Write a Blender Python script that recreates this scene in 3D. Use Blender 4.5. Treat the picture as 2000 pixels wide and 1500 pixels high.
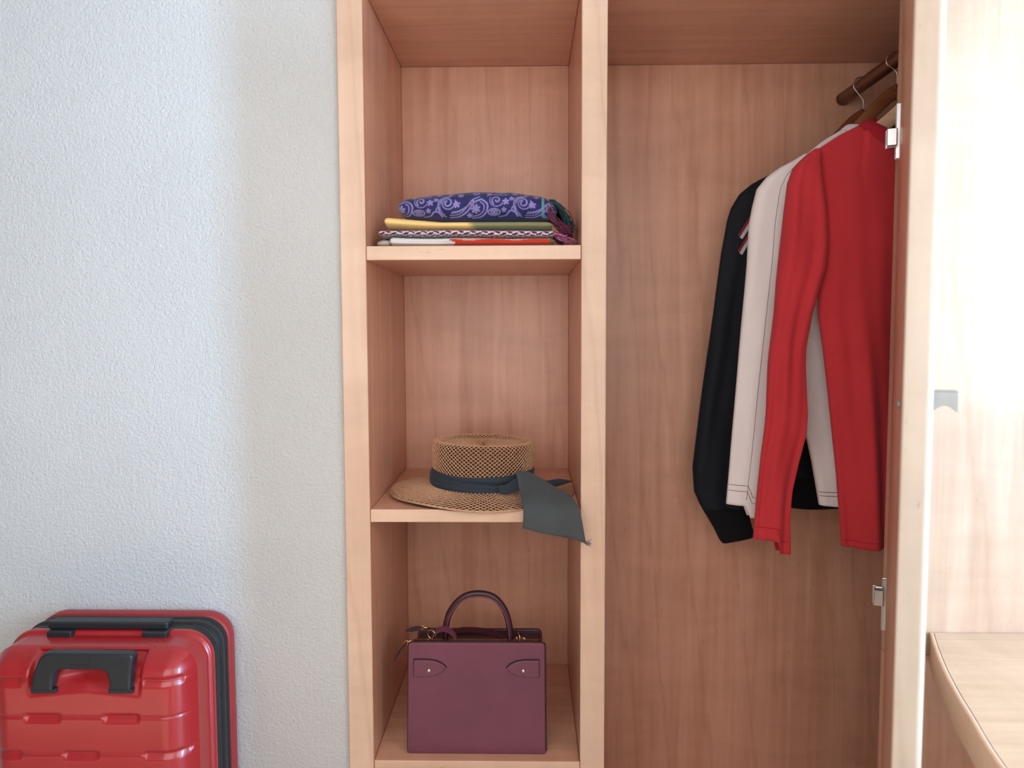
import bpy, bmesh, math, random
import numpy as np
from mathutils import Vector, Matrix

random.seed(7)
for o in list(bpy.data.objects):
    bpy.data.objects.remove(o, do_unlink=True)
scene = bpy.context.scene
COL = scene.collection
PI = math.pi

def lin(r, g, b):
    f = lambda c: (c/255/12.92) if c/255 <= .04045 else ((c/255+.055)/1.055)**2.4
    return (f(r), f(g), f(b), 1.0)

# ------------------------------------------------------------------ camera
cam_d = bpy.data.cameras.new('camera')
cam = bpy.data.objects.new('camera', cam_d)
COL.objects.link(cam)
cam_d.sensor_width = 36.0
cam_d.lens = 36.0*1560/2000
cam_d.clip_start = .02
cam.matrix_world = Matrix((( .9998105,  .00199095,  .01936496,  0.0),
                           ( .01918067, .06924882, -.99741501, -1.56),
                           (-.0033268,  .99759743,  .06919751,  1.22),
                           (0, 0, 0, 1)))
cam_d.dof.use_dof = True
cam_d.dof.focus_distance = 1.64
cam_d.dof.aperture_fstop = 3.2
scene.camera = cam

# ------------------------------------------------------------------ world, window light, exposure
w = bpy.data.worlds.new('world'); scene.world = w
w.use_nodes = True
w.node_tree.nodes['Background'].inputs[0].default_value = (.8, .88, 1.0, 1)
w.node_tree.nodes['Background'].inputs[1].default_value = .6

def area(name, loc, rot, sx, sy, power, color):
    l = bpy.data.lights.new(name, 'AREA')
    l.shape = 'RECTANGLE'; l.size = sx; l.size_y = sy
    l.energy = power; l.color = color
    o = bpy.data.objects.new(name, l); COL.objects.link(o)
    o.location = loc; o.rotation_euler = rot
    return o
# daylight from openings behind the photographer; the left one is added fill
area('daylight_window', (1.72, -1.87, 1.62), (PI/2, 0, 0), 1.30, 1.45, 30, (1.0, .965, .93))
area('daylight_balcony_door', (3.10, -1.87, 1.25), (PI/2, 0, 0), .20, 2.10, 470, (.36, .66, 1.0))
area('added_front_fill', (-.30, -1.87, 1.50), (PI/2, 0, 0), 1.80, 1.40, 30, (1.0, .97, .94))  # frontal fill added to brighten the wardrobe interior
sun_l = bpy.data.lights.new('sun', 'SUN'); sun_l.energy = 15.0; sun_l.angle = math.radians(1.5)
sun_l.color = (1.0, .93, .84)
sun = bpy.data.objects.new('sun', sun_l); COL.objects.link(sun)
sun.rotation_euler = Vector((-.62, .42, -1.25)).to_track_quat('-Z', 'Y').to_euler()

vs = scene.view_settings
vs.view_transform = 'Standard'; vs.look = 'None'; vs.gamma = 1.0; vs.use_curve_mapping = False
vs.exposure = -.32

# ------------------------------------------------------------------ material helpers
def new_mat(name):
    m = bpy.data.materials.new(name); m.use_nodes = True
    return m, m.node_tree, m.node_tree.nodes['Principled BSDF']
def N(nt, kind, **kw):
    n = nt.nodes.new(kind)
    for k, v in kw.items():
        if k in n.inputs: n.inputs[k].default_value = v
        else: setattr(n, k, v)
    return n
def ramp(nt, stops):
    r = nt.nodes.new('ShaderNodeValToRGB')
    el = r.color_ramp.elements
    while len(el) > 1: el.remove(el[-1])
    el[0].position, el[0].color = stops[0]
    for p, c in stops[1:]:
        e = el.new(p); e.color = c
    return r
def mixc(nt, fac, a, b, mode='MIX'):
    n = nt.nodes.new('ShaderNodeMix'); n.data_type = 'RGBA'; n.blend_type = mode
    for s, v in ((0, fac), (6, a), (7, b)):
        if hasattr(v, 'links'): nt.links.new(v, n.inputs[s])
        else: n.inputs[s].default_value = v
    return n.outputs[2]
def bump(nt, bsdf, height, strength, dist):
    b = N(nt, 'ShaderNodeBump', Strength=strength, Distance=dist)
    nt.links.new(height, b.inputs['Height']); nt.links.new(b.outputs[0], bsdf.inputs['Normal'])
    return b
def mapped(nt, scale):
    tc = nt.nodes.new('ShaderNodeTexCoord'); mp = nt.nodes.new('ShaderNodeMapping')
    mp.inputs['Scale'].default_value = scale
    nt.links.new(tc.outputs['Object'], mp.inputs['Vector'])
    return mp.outputs[0]

def wood(name, axis, light=(228, 178, 151), dark=(211, 156, 129), rough=.33, offs=0.0):
    m, nt, b = new_mat(name)
    def sc(along, cross):
        s = [cross]*3; s[axis] = along; return s
    v1 = mapped(nt, sc(1.6, 34)); v2 = mapped(nt, sc(38, 300)); v5 = mapped(nt, sc(.55, 5.5)); v3 = mapped(nt, sc(9, 3.0)); v4 = mapped(nt, sc(.9, 9))
    n1 = N(nt, 'ShaderNodeTexNoise', Scale=1.0, Detail=5.0, Roughness=.6, Distortion=.4)
    n2 = N(nt, 'ShaderNodeTexNoise', Scale=1.0, Detail=3.0, Roughness=.5)
    n3 = N(nt, 'ShaderNodeTexNoise', Scale=1.0, Detail=4.0, Roughness=.6, Distortion=.8)
    n4 = N(nt, 'ShaderNodeTexNoise', Scale=1.0, Detail=2.0, Roughness=.5, Distortion=1.2)
    for v, n in ((v1, n1), (v2, n2), (v3, n3), (v4, n4)): nt.links.new(v, n.inputs['Vector'])
    r1 = ramp(nt, [(.30, lin(*dark)), (.52, lin(*[(a+c)//2 for a, c in zip(light, dark)])), (.72, lin(*light))])
    nt.links.new(n1.outputs[0], r1.inputs[0])
    r3 = ramp(nt, [(.35, (.90, .88, .86, 1)), (.65, (1.05, 1.05, 1.05, 1))])
    nt.links.new(n3.outputs[0], r3.inputs[0])
    c = mixc(nt, .7, r1.outputs[0], r3.outputs[0], 'MULTIPLY')
    r4 = ramp(nt, [(.36, (.95, .92, .90, 1)), (.56, (1, 1, 1, 1))])
    nt.links.new(n4.outputs[0], r4.inputs[0])
    c = mixc(nt, .8, c, r4.outputs[0], 'MULTIPLY')
    wv = N(nt, 'ShaderNodeTexWave', Scale=1.1, Distortion=7.0, Detail=3.0)
    wv.inputs['Detail Scale'].default_value = 1.2; wv.inputs['Detail Roughness'].default_value = .62
    wv.bands_direction = 'DIAGONAL'; wv.wave_profile = 'SAW'
    nt.links.new(v5, wv.inputs['Vector'])
    r5 = ramp(nt, [(.0, (.86, .80, .76, 1)), (.10, (1, 1, 1, 1)), (.90, (1.02, 1.02, 1.02, 1)), (1.0, (.90, .85, .82, 1))])
    nt.links.new(wv.outputs[1], r5.inputs[0])
    c = mixc(nt, .6, c, r5.outputs[0], 'MULTIPLY')
    r2 = ramp(nt, [(.69, (1, 1, 1, 1)), (.76, (.66, .54, .48, 1))])
    nt.links.new(n2.outputs[0], r2.inputs[0])
    c = mixc(nt, .75, c, r2.outputs[0], 'MULTIPLY')
    nt.links.new(c, b.inputs['Base Color'])
    b.inputs['Roughness'].default_value = rough
    b.inputs['Specular IOR Level'].default_value = .45
    bump(nt, b, n2.outputs[0], .05, .0006)
    return m
WOOD_X = wood('maple_laminate_x', 0); WOOD_Y = wood('maple_laminate_y', 1); WOOD_Z = wood('maple_laminate_z', 2)
LIT_FRONT_Z = wood('maple_lit_front_z', 2, (224, 191, 168), (214, 179, 154)); LIT_FRONT_X = wood('maple_lit_front_x', 0, (228, 193, 168), (218, 181, 154))  # same maple coloured lighter, painting light onto the front faces
GLOSS_Z = wood('glossy_maple_z', 2, (200, 166, 142), (186, 150, 124), rough=.24)
_b = GLOSS_Z.node_tree.nodes['Principled BSDF']; _b.inputs['Coat Weight'].default_value = .9; _b.inputs['Coat Roughness'].default_value = .16
DOOR_W = wood('door_maple_z', 2, (208, 190, 174), (198, 180, 163), rough=.35)
DESK_W = wood('desk_maple', 0, (212, 178, 150), (198, 162, 132), rough=.33)
SHADED_HANGER_W = wood('hanger_wood_shaded', 0, (150, 92, 52), (118, 66, 36), rough=.45)  # shade on the rear hangers put into the wood colour
LIT_HANGER_W = wood('hanger_wood_lit', 0, (224, 184, 150), (205, 160, 126), rough=.45)  # light on the front hanger put into the wood colour

def plaster(name, c0, c1):
    m, nt, b = new_mat(name)
    v = mapped(nt, (1, 1, 1))
    n1 = N(nt, 'ShaderNodeTexNoise', Scale=200.0, Detail=5.0, Roughness=.66, Distortion=.25)
    n2 = N(nt, 'ShaderNodeTexVoronoi', Scale=130.0); n2.feature = 'SMOOTH_F1'
    n3 = N(nt, 'ShaderNodeTexNoise', Scale=2.2, Detail=3.0)
    for n in (n1, n2, n3): nt.links.new(v, n.inputs['Vector'])
    mx = N(nt, 'ShaderNodeMath', operation='MULTIPLY_ADD'); mx.inputs[1].default_value = -.35
    nt.links.new(n2.outputs[0], mx.inputs[0]); nt.links.new(n1.outputs[0], mx.inputs[2])
    r = ramp(nt, [(.3, lin(*c0)), (.7, lin(*c1))])
    nt.links.new(n3.outputs[0], r.inputs[0]); nt.links.new(r.outputs[0], b.inputs['Base Color'])
    b.inputs['Roughness'].default_value = .75
    bump(nt, b, mx.outputs[0], .85, .0045)
    return m
PLASTER = plaster('rough_plaster', (206, 205, 204), (214, 213, 212))
PAINT = plaster('warm_painted_plaster', (150, 140, 130), (158, 148, 138))

def simple(name, rgb, rough=.5, metal=0.0, spec=.5, noise=None, bumpy=None, coat=0.0):
    """noise=(scale, amount) colour grain, bumpy=(scale, strength, dist)"""
    m, nt, b = new_mat(name)
    b.inputs['Base Color'].default_value = lin(*rgb)
    b.inputs['Roughness'].default_value = rough
    b.inputs['Metallic'].default_value = metal
    b.inputs['Specular IOR Level'].default_value = spec
    b.inputs['Coat Weight'].default_value = coat
    b.inputs['Coat Roughness'].default_value = .12
    v = mapped(nt, (1, 1, 1))
    s, a = noise or (40.0, .06)
    n = N(nt, 'ShaderNodeTexNoise', Scale=s, Detail=4.0, Roughness=.6)
    nt.links.new(v, n.inputs['Vector'])
    r = ramp(nt, [(.3, (1-a, 1-a, 1-a, 1)), (.7, (1+a, 1+a, 1+a, 1))])
    nt.links.new(n.outputs[0], r.inputs[0])
    nt.links.new(mixc(nt, 1.0, lin(*rgb), r.outputs[0], 'MULTIPLY'), b.inputs['Base Color'])
    if bumpy:
        n2 = N(nt, 'ShaderNodeTexNoise', Scale=bumpy[0], Detail=3.0)
        nt.links.new(v, n2.inputs['Vector']); bump(nt, b, n2.outputs[0], bumpy[1], bumpy[2])
    return m

def cloth(name, rgb, weave=900.0, sheen=.25, rough=.85, var=.05, attr=False):
    m, nt, b = new_mat(name)
    v = mapped(nt, (1, 1, 1))
    n = N(nt, 'ShaderNodeTexNoise', Scale=weave, Detail=2.0); nt.links.new(v, n.inputs['Vector'])
    n2 = N(nt, 'ShaderNodeTexNoise', Scale=9.0, Detail=3.0); nt.links.new(v, n2.inputs['Vector'])
    r = ramp(nt, [(.3, (1-var, 1-var, 1-var, 1)), (.7, (1+var, 1+var, 1+var, 1))])
    nt.links.new(n2.outputs[0], r.inputs[0])
    if attr:
        a = nt.nodes.new('ShaderNodeAttribute'); a.attribute_name = 'print'
        base = a.outputs['Color']
    else: base = lin(*rgb)
    nt.links.new(mixc(nt, 1.0, base, r.outputs[0], 'MULTIPLY'), b.inputs['Base Color'])
    b.inputs['Roughness'].default_value = rough
    b.inputs['Specular IOR Level'].default_value = .2
    b.inputs['Sheen Weight'].default_value = sheen
    b.inputs['Sheen Roughness'].default_value = .5
    bump(nt, b, n.outputs[0], .25, .0004)
    return m

CHROME = simple('brushed_steel', (205, 203, 200), .28, 1.0)
GOLD = simple('brass', (212, 178, 120), .25, 1.0)
ROD_M = simple('bronze_rod', (120, 84, 62), .38, .8)
BLACK_P = simple('black_plastic', (30, 33, 38), .42, bumpy=(900, .12, .0004))
RUBBER = simple('black_rubber', (22, 23, 26), .5)
ZIP_M = simple('zipper_tape', (44, 42, 42), .6, bumpy=(1500, .4, .0006))
RED_PC = simple('red_polycarbonate', (160, 30, 35), .30, noise=(14, .05), bumpy=(700, .05, .0003), coat=.35)
RED_PC2 = simple('red_shell_matte', (154, 36, 40), .42, noise=(14, .05))
LEATHER = simple('plum_leather', (110, 56, 74), .46, noise=(9, .10), bumpy=(650, .22, .0005))
LEATHER_D = simple('plum_leather_dark', (58, 24, 34), .34, noise=(20, .1), bumpy=(650, .15, .0004))
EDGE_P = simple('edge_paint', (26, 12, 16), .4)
SCREW = simple('grey_cap', (165, 160, 155), .4, .6)

# ------------------------------------------------------------------ geometry helpers
def link(name, me, mat, parent=None, smooth=True, root=None):
    """meshes are written in room coordinates and moved under their thing"""
    o = bpy.data.objects.new(name, me)
    COL.objects.link(o)
    for m in (mat if isinstance(mat, (list, tuple)) else [mat]): me.materials.append(m)
    if smooth: me.polygons.foreach_set('use_smooth', [True]*len(me.polygons))
    if parent is not None:
        o.parent = parent
        base = parent
        off = Vector((0, 0, 0))
        while base is not None:
            off += base.location; base = base.parent
        me.transform(Matrix.Translation(-off))
    me.update()
    return o
def from_bm(name, bm, mat, parent=None, smooth=False):
    bmesh.ops.recalc_face_normals(bm, faces=bm.faces)
    me = bpy.data.meshes.new(name); bm.to_mesh(me); bm.free()
    return link(name, me, mat, parent, smooth)
def from_py(name, v, f, mat, parent=None, smooth=True, cols=None, idx=None):
    me = bpy.data.meshes.new(name)
    me.from_pydata([tuple(map(float, p)) for p in v], [], f)
    if cols is not None:
        a = me.attributes.new('print', 'FLOAT_COLOR', 'POINT')
        a.data.foreach_set('color', np.asarray(cols, dtype=np.float32).ravel())
    o = link(name, me, mat, parent, smooth)
    if idx is not None: me.polygons.foreach_set('material_index', idx)
    return o
def add_box(bm, x0, x1, y0, y1, z0, z1, bev=.0, seg=2, M=None):
    r = bmesh.ops.create_cube(bm, size=1.0)
    vs_ = r['verts']
    for v in vs_:
        v.co = Vector((x0 if v.co.x < 0 else x1, y0 if v.co.y < 0 else y1, z0 if v.co.z < 0 else z1))
    if M is not None:
        for v in vs_: v.co = M @ v.co
    if bev > 0:
        es = list({e for v in vs_ for e in v.link_edges})
        bmesh.ops.bevel(bm, geom=es, offset=bev, segments=seg, affect='EDGES', profile=.5)
def box(name, x0, x1, y0, y1, z0, z1, mat, parent=None, bev=.0015, M=None, seg=2):
    bm = bmesh.new(); add_box(bm, x0, x1, y0, y1, z0, z1, bev, seg, M)
    return from_bm(name, bm, mat, parent)
def grid_faces(nu, nv, wrap_u=False):
    f = []
    for j in range(nv-1):
        for i in range(nu if wrap_u else nu-1):
            a = j*nu+i; b_ = j*nu+(i+1) % nu
            f.append((a, b_, b_+nu, a+nu))
    return f
def spline(pts, n):
    """Catmull-Rom through points"""
    P = [np.array(p, float) for p in pts]
    P = [2*P[0]-P[1]] + P + [2*P[-1]-P[-2]]
    out = []
    segs = len(P)-3
    for k in range(n):
        t = k/(n-1)*segs; i = min(int(t), segs-1); t -= i
        a, b_, c, d = P[i:i+4]
        out.append(.5*((2*b_)+(-a+c)*t+(2*a-5*b_+4*c-d)*t*t+(-a+3*b_-3*c+d)*t**3))
    return out
def tube_vf(path, rad, sides=8, flat=(1, 1), up=(0, 1, 0), caps=True):
    path = [np.array(p, float) for p in path]; n = len(path)
    rad = rad if hasattr(rad, '__len__') else [rad]*n
    V, F = [], []
    prev = None
    for i, p in enumerate(path):
        t = path[min(i+1, n-1)]-path[max(i-1, 0)]; t /= (np.linalg.norm(t)+1e-12)
        a = prev if prev is not None else np.array(up, float)
        a = a-t*(a@t)
        if np.linalg.norm(a) < 1e-6: a = np.array((1., .3, .2)); a -= t*(a@t)
        a /= np.linalg.norm(a); prev = a
        c = np.cross(t, a)
        for k in range(sides):
            th = 2*PI*k/sides
            V.append(p+rad[i]*(math.cos(th)*a*flat[0]+math.sin(th)*c*flat[1]))
    F = grid_faces(sides, n, True)
    if caps: F += [tuple(range(sides))[::-1], tuple((n-1)*sides+k for k in range(sides))]
    return V, F
def tube(name, path, rad, mat, parent=None, sides=10, flat=(1, 1), up=(0, 1, 0), closed=False):
    if closed: path = list(path)+[path[0], path[1]]
    V, F = tube_vf(path, rad, sides, flat, up, not closed)
    return from_py(name, V, F, mat, parent)
def prism(name, poly, to3, d0, d1, mat, parent=None, bev=.0, seg=2):
    """polygon (a,b) extruded between depths d0 and d1; to3(a,b,d)->xyz"""
    bm = bmesh.new()
    vb = [bm.verts.new(to3(a, b_, d1)) for a, b_ in poly]
    f = bm.faces.new(vb)
    r = bmesh.ops.extrude_face_region(bm, geom=[f])
    sh = Vector(to3(0, 0, d0))-Vector(to3(0, 0, d1))
    nv = [g for g in r['geom'] if isinstance(g, bmesh.types.BMVert)]
    for v in nv: v.co += sh
    if bev > 0:
        top = [e for e in bm.edges if all(v in nv for v in e.verts)]
        bot = [e for e in bm.edges if all(v in vb for v in e.verts)]
        bmesh.ops.bevel(bm, geom=top+bot, offset=bev, segments=seg, affect='EDGES', profile=.5)
    return from_bm(name, bm, mat, parent)
def thing(name, label, cat, loc, group=None):
    o = bpy.data.objects.new(name, None); COL.objects.link(o)
    o.empty_display_size = .05; o.location = loc
    o['label'] = label; o['category'] = cat
    if group: o['group'] = group
    return o
def struct(o, label=None):
    o['kind'] = 'structure'
    if label: o['label'] = label
    return o
def interp(z, tab):
    """tab: list of (z, value), any order"""
    t = sorted(tab)
    return np.interp(z, [a for a, _ in t], [b_ for _, b_ in t])

# ------------------------------------------------------------------ room shell
FLOOR_M = simple('pale_floor_tile', (214, 196, 176), .4, noise=(5, .06))
CEIL_M = simple('white_ceiling', (200, 198, 194), .9)
WHITE_F = simple('white_window_frame', (238, 238, 236), .4)
struct(box('floor', -2.4, 3.6, -2.0, .60, -.08, 0, FLOOR_M, bev=0), 'pale tiled floor')
struct(box('ceiling', -2.4, 3.6, -2.0, .60, 2.6, 2.68, CEIL_M, bev=0), 'white ceiling')
struct(box('wall_back', -2.4, -.3645, .010, .60, 0, 2.6, PLASTER, bev=0), 'rough white plaster wall beside the wardrobe')
struct(box('wall_left', -2.48, -2.4, -2.1, .60, 0, 2.6, PAINT, bev=0), 'painted plaster wall on the left')
struct(box('wall_right', 3.6, 3.68, -2.1, .60, 0, 2.6, PAINT, bev=0), 'painted plaster wall on the right')
bm = bmesh.new()
for a in ((-2.4, -1.25, 0, 2.6), (-1.25, .65, 0, .75), (-1.25, .65, 2.25, 2.6), (.65, 1.05, 0, 2.6), (1.05, 2.4, 0, .88), (1.05, 2.4, 2.4, 2.6),
          (2.4, 2.98, 0, 2.6), (2.98, 3.22, 2.35, 2.6), (2.98, 3.22, 0, .15), (3.22, 3.6, 0, 2.6)):
    add_box(bm, a[0], a[1], -1.98, -1.88, a[2], a[3])
struct(from_bm('wall_front', bm, PAINT), 'painted wall with windows behind the photographer')
for k, (x0, x1, z0, z1) in enumerate(((1.05, 2.4, .88, 2.4), (2.98, 3.22, .15, 2.35), (-1.25, .65, .75, 2.25))):  # third opening and frame added for the frontal fill
    bm = bmesh.new(); t = .03
    add_box(bm, x0, x0+t, -1.96, -1.90, z0, z1); add_box(bm, x1-t, x1, -1.96, -1.90, z0, z1)
    add_box(bm, x0+t, x1-t, -1.96, -1.90, z0, z0+t); add_box(bm, x0+t, x1-t, -1.96, -1.90, z1-t, z1)
    struct(from_bm('window_%d' % (k+1), bm, WHITE_F), 'white window frame')
struct(box('trim_1', -.3645, 3.6, .03, .60, 2.36, 2.6, PLASTER, bev=0), 'plastered bulkhead over the wardrobe')
struct(box('wall_back_right', 1.62, 3.6, .010, .60, 0, 2.36, PLASTER, bev=0), 'plaster wall right of the wardrobe')

struct(box('wall_niche', -.3645, 1.62, .4925, .60, 0, 2.36, PLASTER, bev=0), 'wall behind the wardrobe')

# ------------------------------------------------------------------ wardrobe
WR = thing('wardrobe', 'built-in pale maple wardrobe with open shelves, hanging bay and one open door', 'wardrobe', (.4, .25, 0))
YB = .475
box('side_panel', -.3635, -.3133, 0, YB+.015, 0, 2.36, WOOD_Z, WR, .0022)
box('divider_panel', .1045, .1537, 0, YB, 0, 2.36, WOOD_Z, WR, .0022)
box('side_panel', 1.25, 1.29, .035, YB+.015, 0, 1.90, WOOD_Z, WR)
box('back_panel', -.3130, .1042, YB, YB+.015, .30, 1.8705, WOOD_Z, WR, .0008)
box('back_panel', .1540, 1.2497, YB, YB+.015, .045, 1.8705, WOOD_Z, WR, .0008)
box('top_panel', -.3128, .1040, .001, YB+.015, 1.871, 1.899, WOOD_X, WR)
box('top_panel', .1542, 1.2495, .004, YB+.015, 1.871, 1.899, WOOD_X, WR)
box('fascia', -.3128, .1040, .002, .022, 1.9, 2.355, WOOD_Z, WR)
box('fascia', .1542, 1.6, .002, .022, 1.9, 2.355, WOOD_Z, WR)
for z1, th in ((1.3808, .0272), (.8622, .0255), (.3455, .027)):
    box('shelf', -.3126, .1038, .001, YB-.0005, z1-th, z1, WOOD_X, WR, .0012)
box('plinth', -.3128, .1040, .012, .03, .0, .318, WOOD_X, WR)
box('bottom_panel', .1542, 1.2495, .002, YB, .025, .050, WOOD_X, WR)
box('plinth', .1542, .745, .02, .04, 0, .024, WOOD_X, WR)
box('front_panel', .714, 1.60, 0, .030, 0, .5700, WOOD_Z, WR, .0015)
fp = box('front_panel', .714, 1.60, 0, .030, .5710, 1.8702, GLOSS_Z, WR, .0015)
fp['label'] = 'glossy pale maple front panel reflecting the window'
tube('clothes_rod', [(.780, y, 1.783) for y in (.473, .40, .2, .05, .037)], .0150, ROD_M, WR, 24)
tube('rod_flange', [(.780, .4745, 1.783), (.780, .466, 1.783)], [.0158, .0156], ROD_M, WR, 24)
tube('rod_flange', [(.780, .030, 1.783), (.780, .037, 1.783)], [.021, .0205], ROD_M, WR, 24)

# front faces of the same panels get the lighter, painted-lit maple
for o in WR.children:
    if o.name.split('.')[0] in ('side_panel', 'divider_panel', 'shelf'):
        o.data.materials.append(LIT_FRONT_X if o.name.startswith('shelf') else LIT_FRONT_Z)
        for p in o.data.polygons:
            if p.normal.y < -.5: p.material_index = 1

# open door: hinge line at H, swung about 67 degrees
H = Vector((.7078, 0, 0)); DW = .58; DT = .036
d_ = Vector((-.3945, -.919, 0)).normalized(); n_ = Vector((.919, -.3945, 0)).normalized()
DM = Matrix(((d_.x, n_.x, 0, H.x), (d_.y, n_.y, 0, H.y), (0, 0, 1, 0), (0, 0, 0, 1)))   # (along, outwards, z)
prof = [(.0, .002), (.002, 0)] + [(DW-.003+.003*math.sin(a), .003-.003*math.cos(a)) for a in np.linspace(0, PI/2, 5)]
prof += [(DW-.009+.009*math.cos(a), DT-.009+.009*math.sin(a)) for a in np.linspace(0, PI/2, 9)] + [(.002, DT), (0, DT-.002)]
door = prism('door', prof, lambda a, b_, z: DM @ Vector((a, b_, z)), 1.868, .064, DOOR_W, WR)
door['label'] = 'open door seen edge-on'
door.data.materials.append(WOOD_Z)
for p in door.data.polygons:
    if p.normal.dot(n_) < -.95: p.material_index = 1
def dbox(name, a0, a1, n0, n1, z0, z1, mat, parent, bev=.001):
    return box(name, a0, a1, n0, n1, z0, z1, mat, parent, bev, DM)
for zc, zb in ((1.590, 1.577), (.675, .692)):
    h = dbox('hinge', .000, .012, -.0062, -.0002, zc-.049, zc+.049, CHROME, door, .0015)
    dbox('hinge_arm', .001, .026, -.021, -.0060, zb-.013, zb+.013, CHROME, h, .002)
    dbox('hinge_cup', -.002, .006, -.0235, -.0205, zb-.015, zb+.015, CHROME, h, .001)
# small arched pull on the outer face
hp = [(0, .013), (.031, .013), (.031, -.011), (.029, -.0135)] + [(.029-.027*t, -.0135+.0085*math.sin(PI*t)) for t in np.linspace(.06, .94, 9)] + [(.002, -.0135), (0, -.011)]
prism('handle', [(a, b_) for a, b_ in hp], lambda a, b_, s: DM @ Vector((DW-.085+s, DT+a, 1.123+b_)), 0, .040, simple('satin_nickel', (150, 152, 150), .42, .7), door, .0008)
for s in (.52,):
    V, F = tube_vf([tuple(DM @ Vector((s, -.0002, 1.117))), tuple(DM @ Vector((s, -.004, 1.117)))], [.006, .0052], 14, up=(0, 0, 1))
    from_py('screw_cap', V, F, SCREW, door)

# ------------------------------------------------------------------ desk with a rounded end
DK = thing('desk', 'pale maple desk with a curved end against the glossy panel', 'desk', (1.2, -.5, 0))
edge = [(.800, -.004), (.768, -.089), (.737, -.179), (.710, -.270), (.690, -.347), (.672, -.413), (.6595, -.465), (.648, -.53), (.642, -.62), (.655, -.74), (.71, -.85), (.80, -.92), (.95, -.96), (1.2, -.97), (1.75, -.97)]
ed = [tuple(p) for p in spline(edge, 90)]
ZD = .617
prism('table_top', [(p[0]+.003, p[1]+.002) for p in ed]+[(1.75, -.004)], lambda a, b_, d: Vector((a, b_, d)), ZD-.060, ZD, DESK_W, DK, .0012)
V = []
pr = [(-.001, .0), (.0030, .0014), (.0058, .0006), (.0066, -.0030), (.0052, -.0060), (.0052, -.0600), (.0030, -.0630), (-.001, -.0630)]
for i, p in enumerate(ed):
    a = np.array(ed[max(i-1, 0)]); b2 = np.array(ed[min(i+1, len(ed)-1)]); t = (b2-a)/np.linalg.norm(b2-a)
    nn = np.array((t[1], -t[0])); nn = nn if nn[0] < 0 or nn[1] < 0 else -nn
    for o_, z in pr: V.append((p[0]+nn[0]*o_, p[1]+nn[1]*o_, ZD+z))
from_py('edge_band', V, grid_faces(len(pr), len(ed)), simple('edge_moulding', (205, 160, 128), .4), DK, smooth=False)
box('leg_panel', 1.45, 1.48, -.80, -.05, 0, ZD-.061, DESK_W, DK)
box('leg_panel', 1.70, 1.73, -.90, -.05, 0, ZD-.061, DESK_W, DK)

# ------------------------------------------------------------------ suitcase
SC = thing('suitcase', 'red hard-shell suitcase with black zip band and handles leaning against the plaster wall', 'suitcase', (-.778, -.1, 0))
SX, SHW, SZ0, SZ1, SR = -.778, .192, .045, .6625, .052
def rrect(inset, n=14, r0=SR):
    hw = SHW-inset; z0 = SZ0+inset; z1 = SZ1-inset; r = max(r0-inset, .012)
    out = []
    for cx, cz, a0 in ((SX+hw-r, z1-r, 0), (SX-hw+r, z1-r, PI/2), (SX-hw+r, z0+r, PI), (SX+hw-r, z0+r, 1.5*PI)):
        for k in range(n):
            a = a0+PI/2*k/(n-1); out.append((cx+r*math.cos(a), cz+r*math.sin(a)))
    return out
def ring_mesh(name, steps, mat, parent, cap0=False, cap1=False):
    V = []; n = 56
    for ins, y in steps: V += [(x, y, z) for x, z in rrect(ins)]
    F = grid_faces(n, len(steps), True)
    if cap0: F.append(tuple(range(n)))
    if cap1: F.append(tuple((len(steps)-1)*n+k for k in range(n))[::-1])
    return from_py(name, V, F, mat, parent)
ring_mesh('back_shell', [(.035, .004), (.016, .003), (.005, -.003), (.001, -.012), (0, -.018), (0, -.036), (.002, -.039), (.010, -.040)], RED_PC2, SC, cap0=True)
ring_mesh('zip_band', [(.010, -.036), (.004, -.040), (.0022, -.044), (.0022, -.054), (.006, -.057), (.006, -.063), (.001, -.066), (.000, -.074), (.001, -.083), (.006, -.086), (.006, -.092), (.003, -.095), (.003, -.108), (.010, -.112)], RUBBER, SC)
for y in (-.060, -.089):
    zp = [(x, y, z) for x, z in rrect(.0045)]
    tube('zipper', zp, .0022, ZIP_M, SC, 6, closed=True)
ring_mesh('shell_rim', [(.012, -.110), (.003, -.111), (.0005, -.113), (0, -.116), (.0005, -.122), (.003, -.125), (.0075, -.127), (.0085, -.130), (.0085, -.172), (.009, -.176), (.013, -.180)], RED_PC, SC)
# front dome with moulded grooves and a recess for the handle
YD0, YD1, RD, INS = -.1745, -.2180, .050, .0082
hw = SHW-INS; z0, z1, rr = SZ0+INS, SZ1-INS, SR-INS
nu, nv = 220, 300
us = np.sin(np.linspace(-PI/2, PI/2, nu)*.98)/math.sin(PI/2*.98)
tz = np.linspace(0, 1, nv); tz = tz-.12*np.sin(2*PI*tz)/(2*PI)*2
zs = z0+(z1-z0)*tz
def halfw(z):
    dz = max(rr-(z-z0), rr-(z1-z), 0)
    return hw-rr+math.sqrt(max(rr*rr-dz*dz, 0))
GX = [(.6073, [(-.99, -.8921), (-.673, -.612)], [(-.99, -.885), (-.680, -.58)]),
      (.5420, [(-.8814, -.8245), (-.742, -.6844)], [(-.99, -.58)]),
      (.4747, [(-.99, -.8964), (-.8154, -.7584), (-.673, -.605)], [(-.99, -.58)]),
      (.4075, [(-.8814, -.8245), (-.742, -.6844)], [(-.99, -.58)]),
      (.3400, [(-.99, -.8964), (-.8154, -.7584), (-.673, -.605)], [(-.99, -.58)]),
      (.2725, [(-.8814, -.8245), (-.742, -.6844)], [(-.99, -.58)]),
      (.2050, [(-.99, -.8964), (-.8154, -.7584), (-.673, -.605)], [(-.99, -.58)])]
sm = lambda t: t*t*(3-2*t)
def ss(a, b_, x): return sm(min(max((x-a)/(b_-a), 0), 1))
V = []
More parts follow.
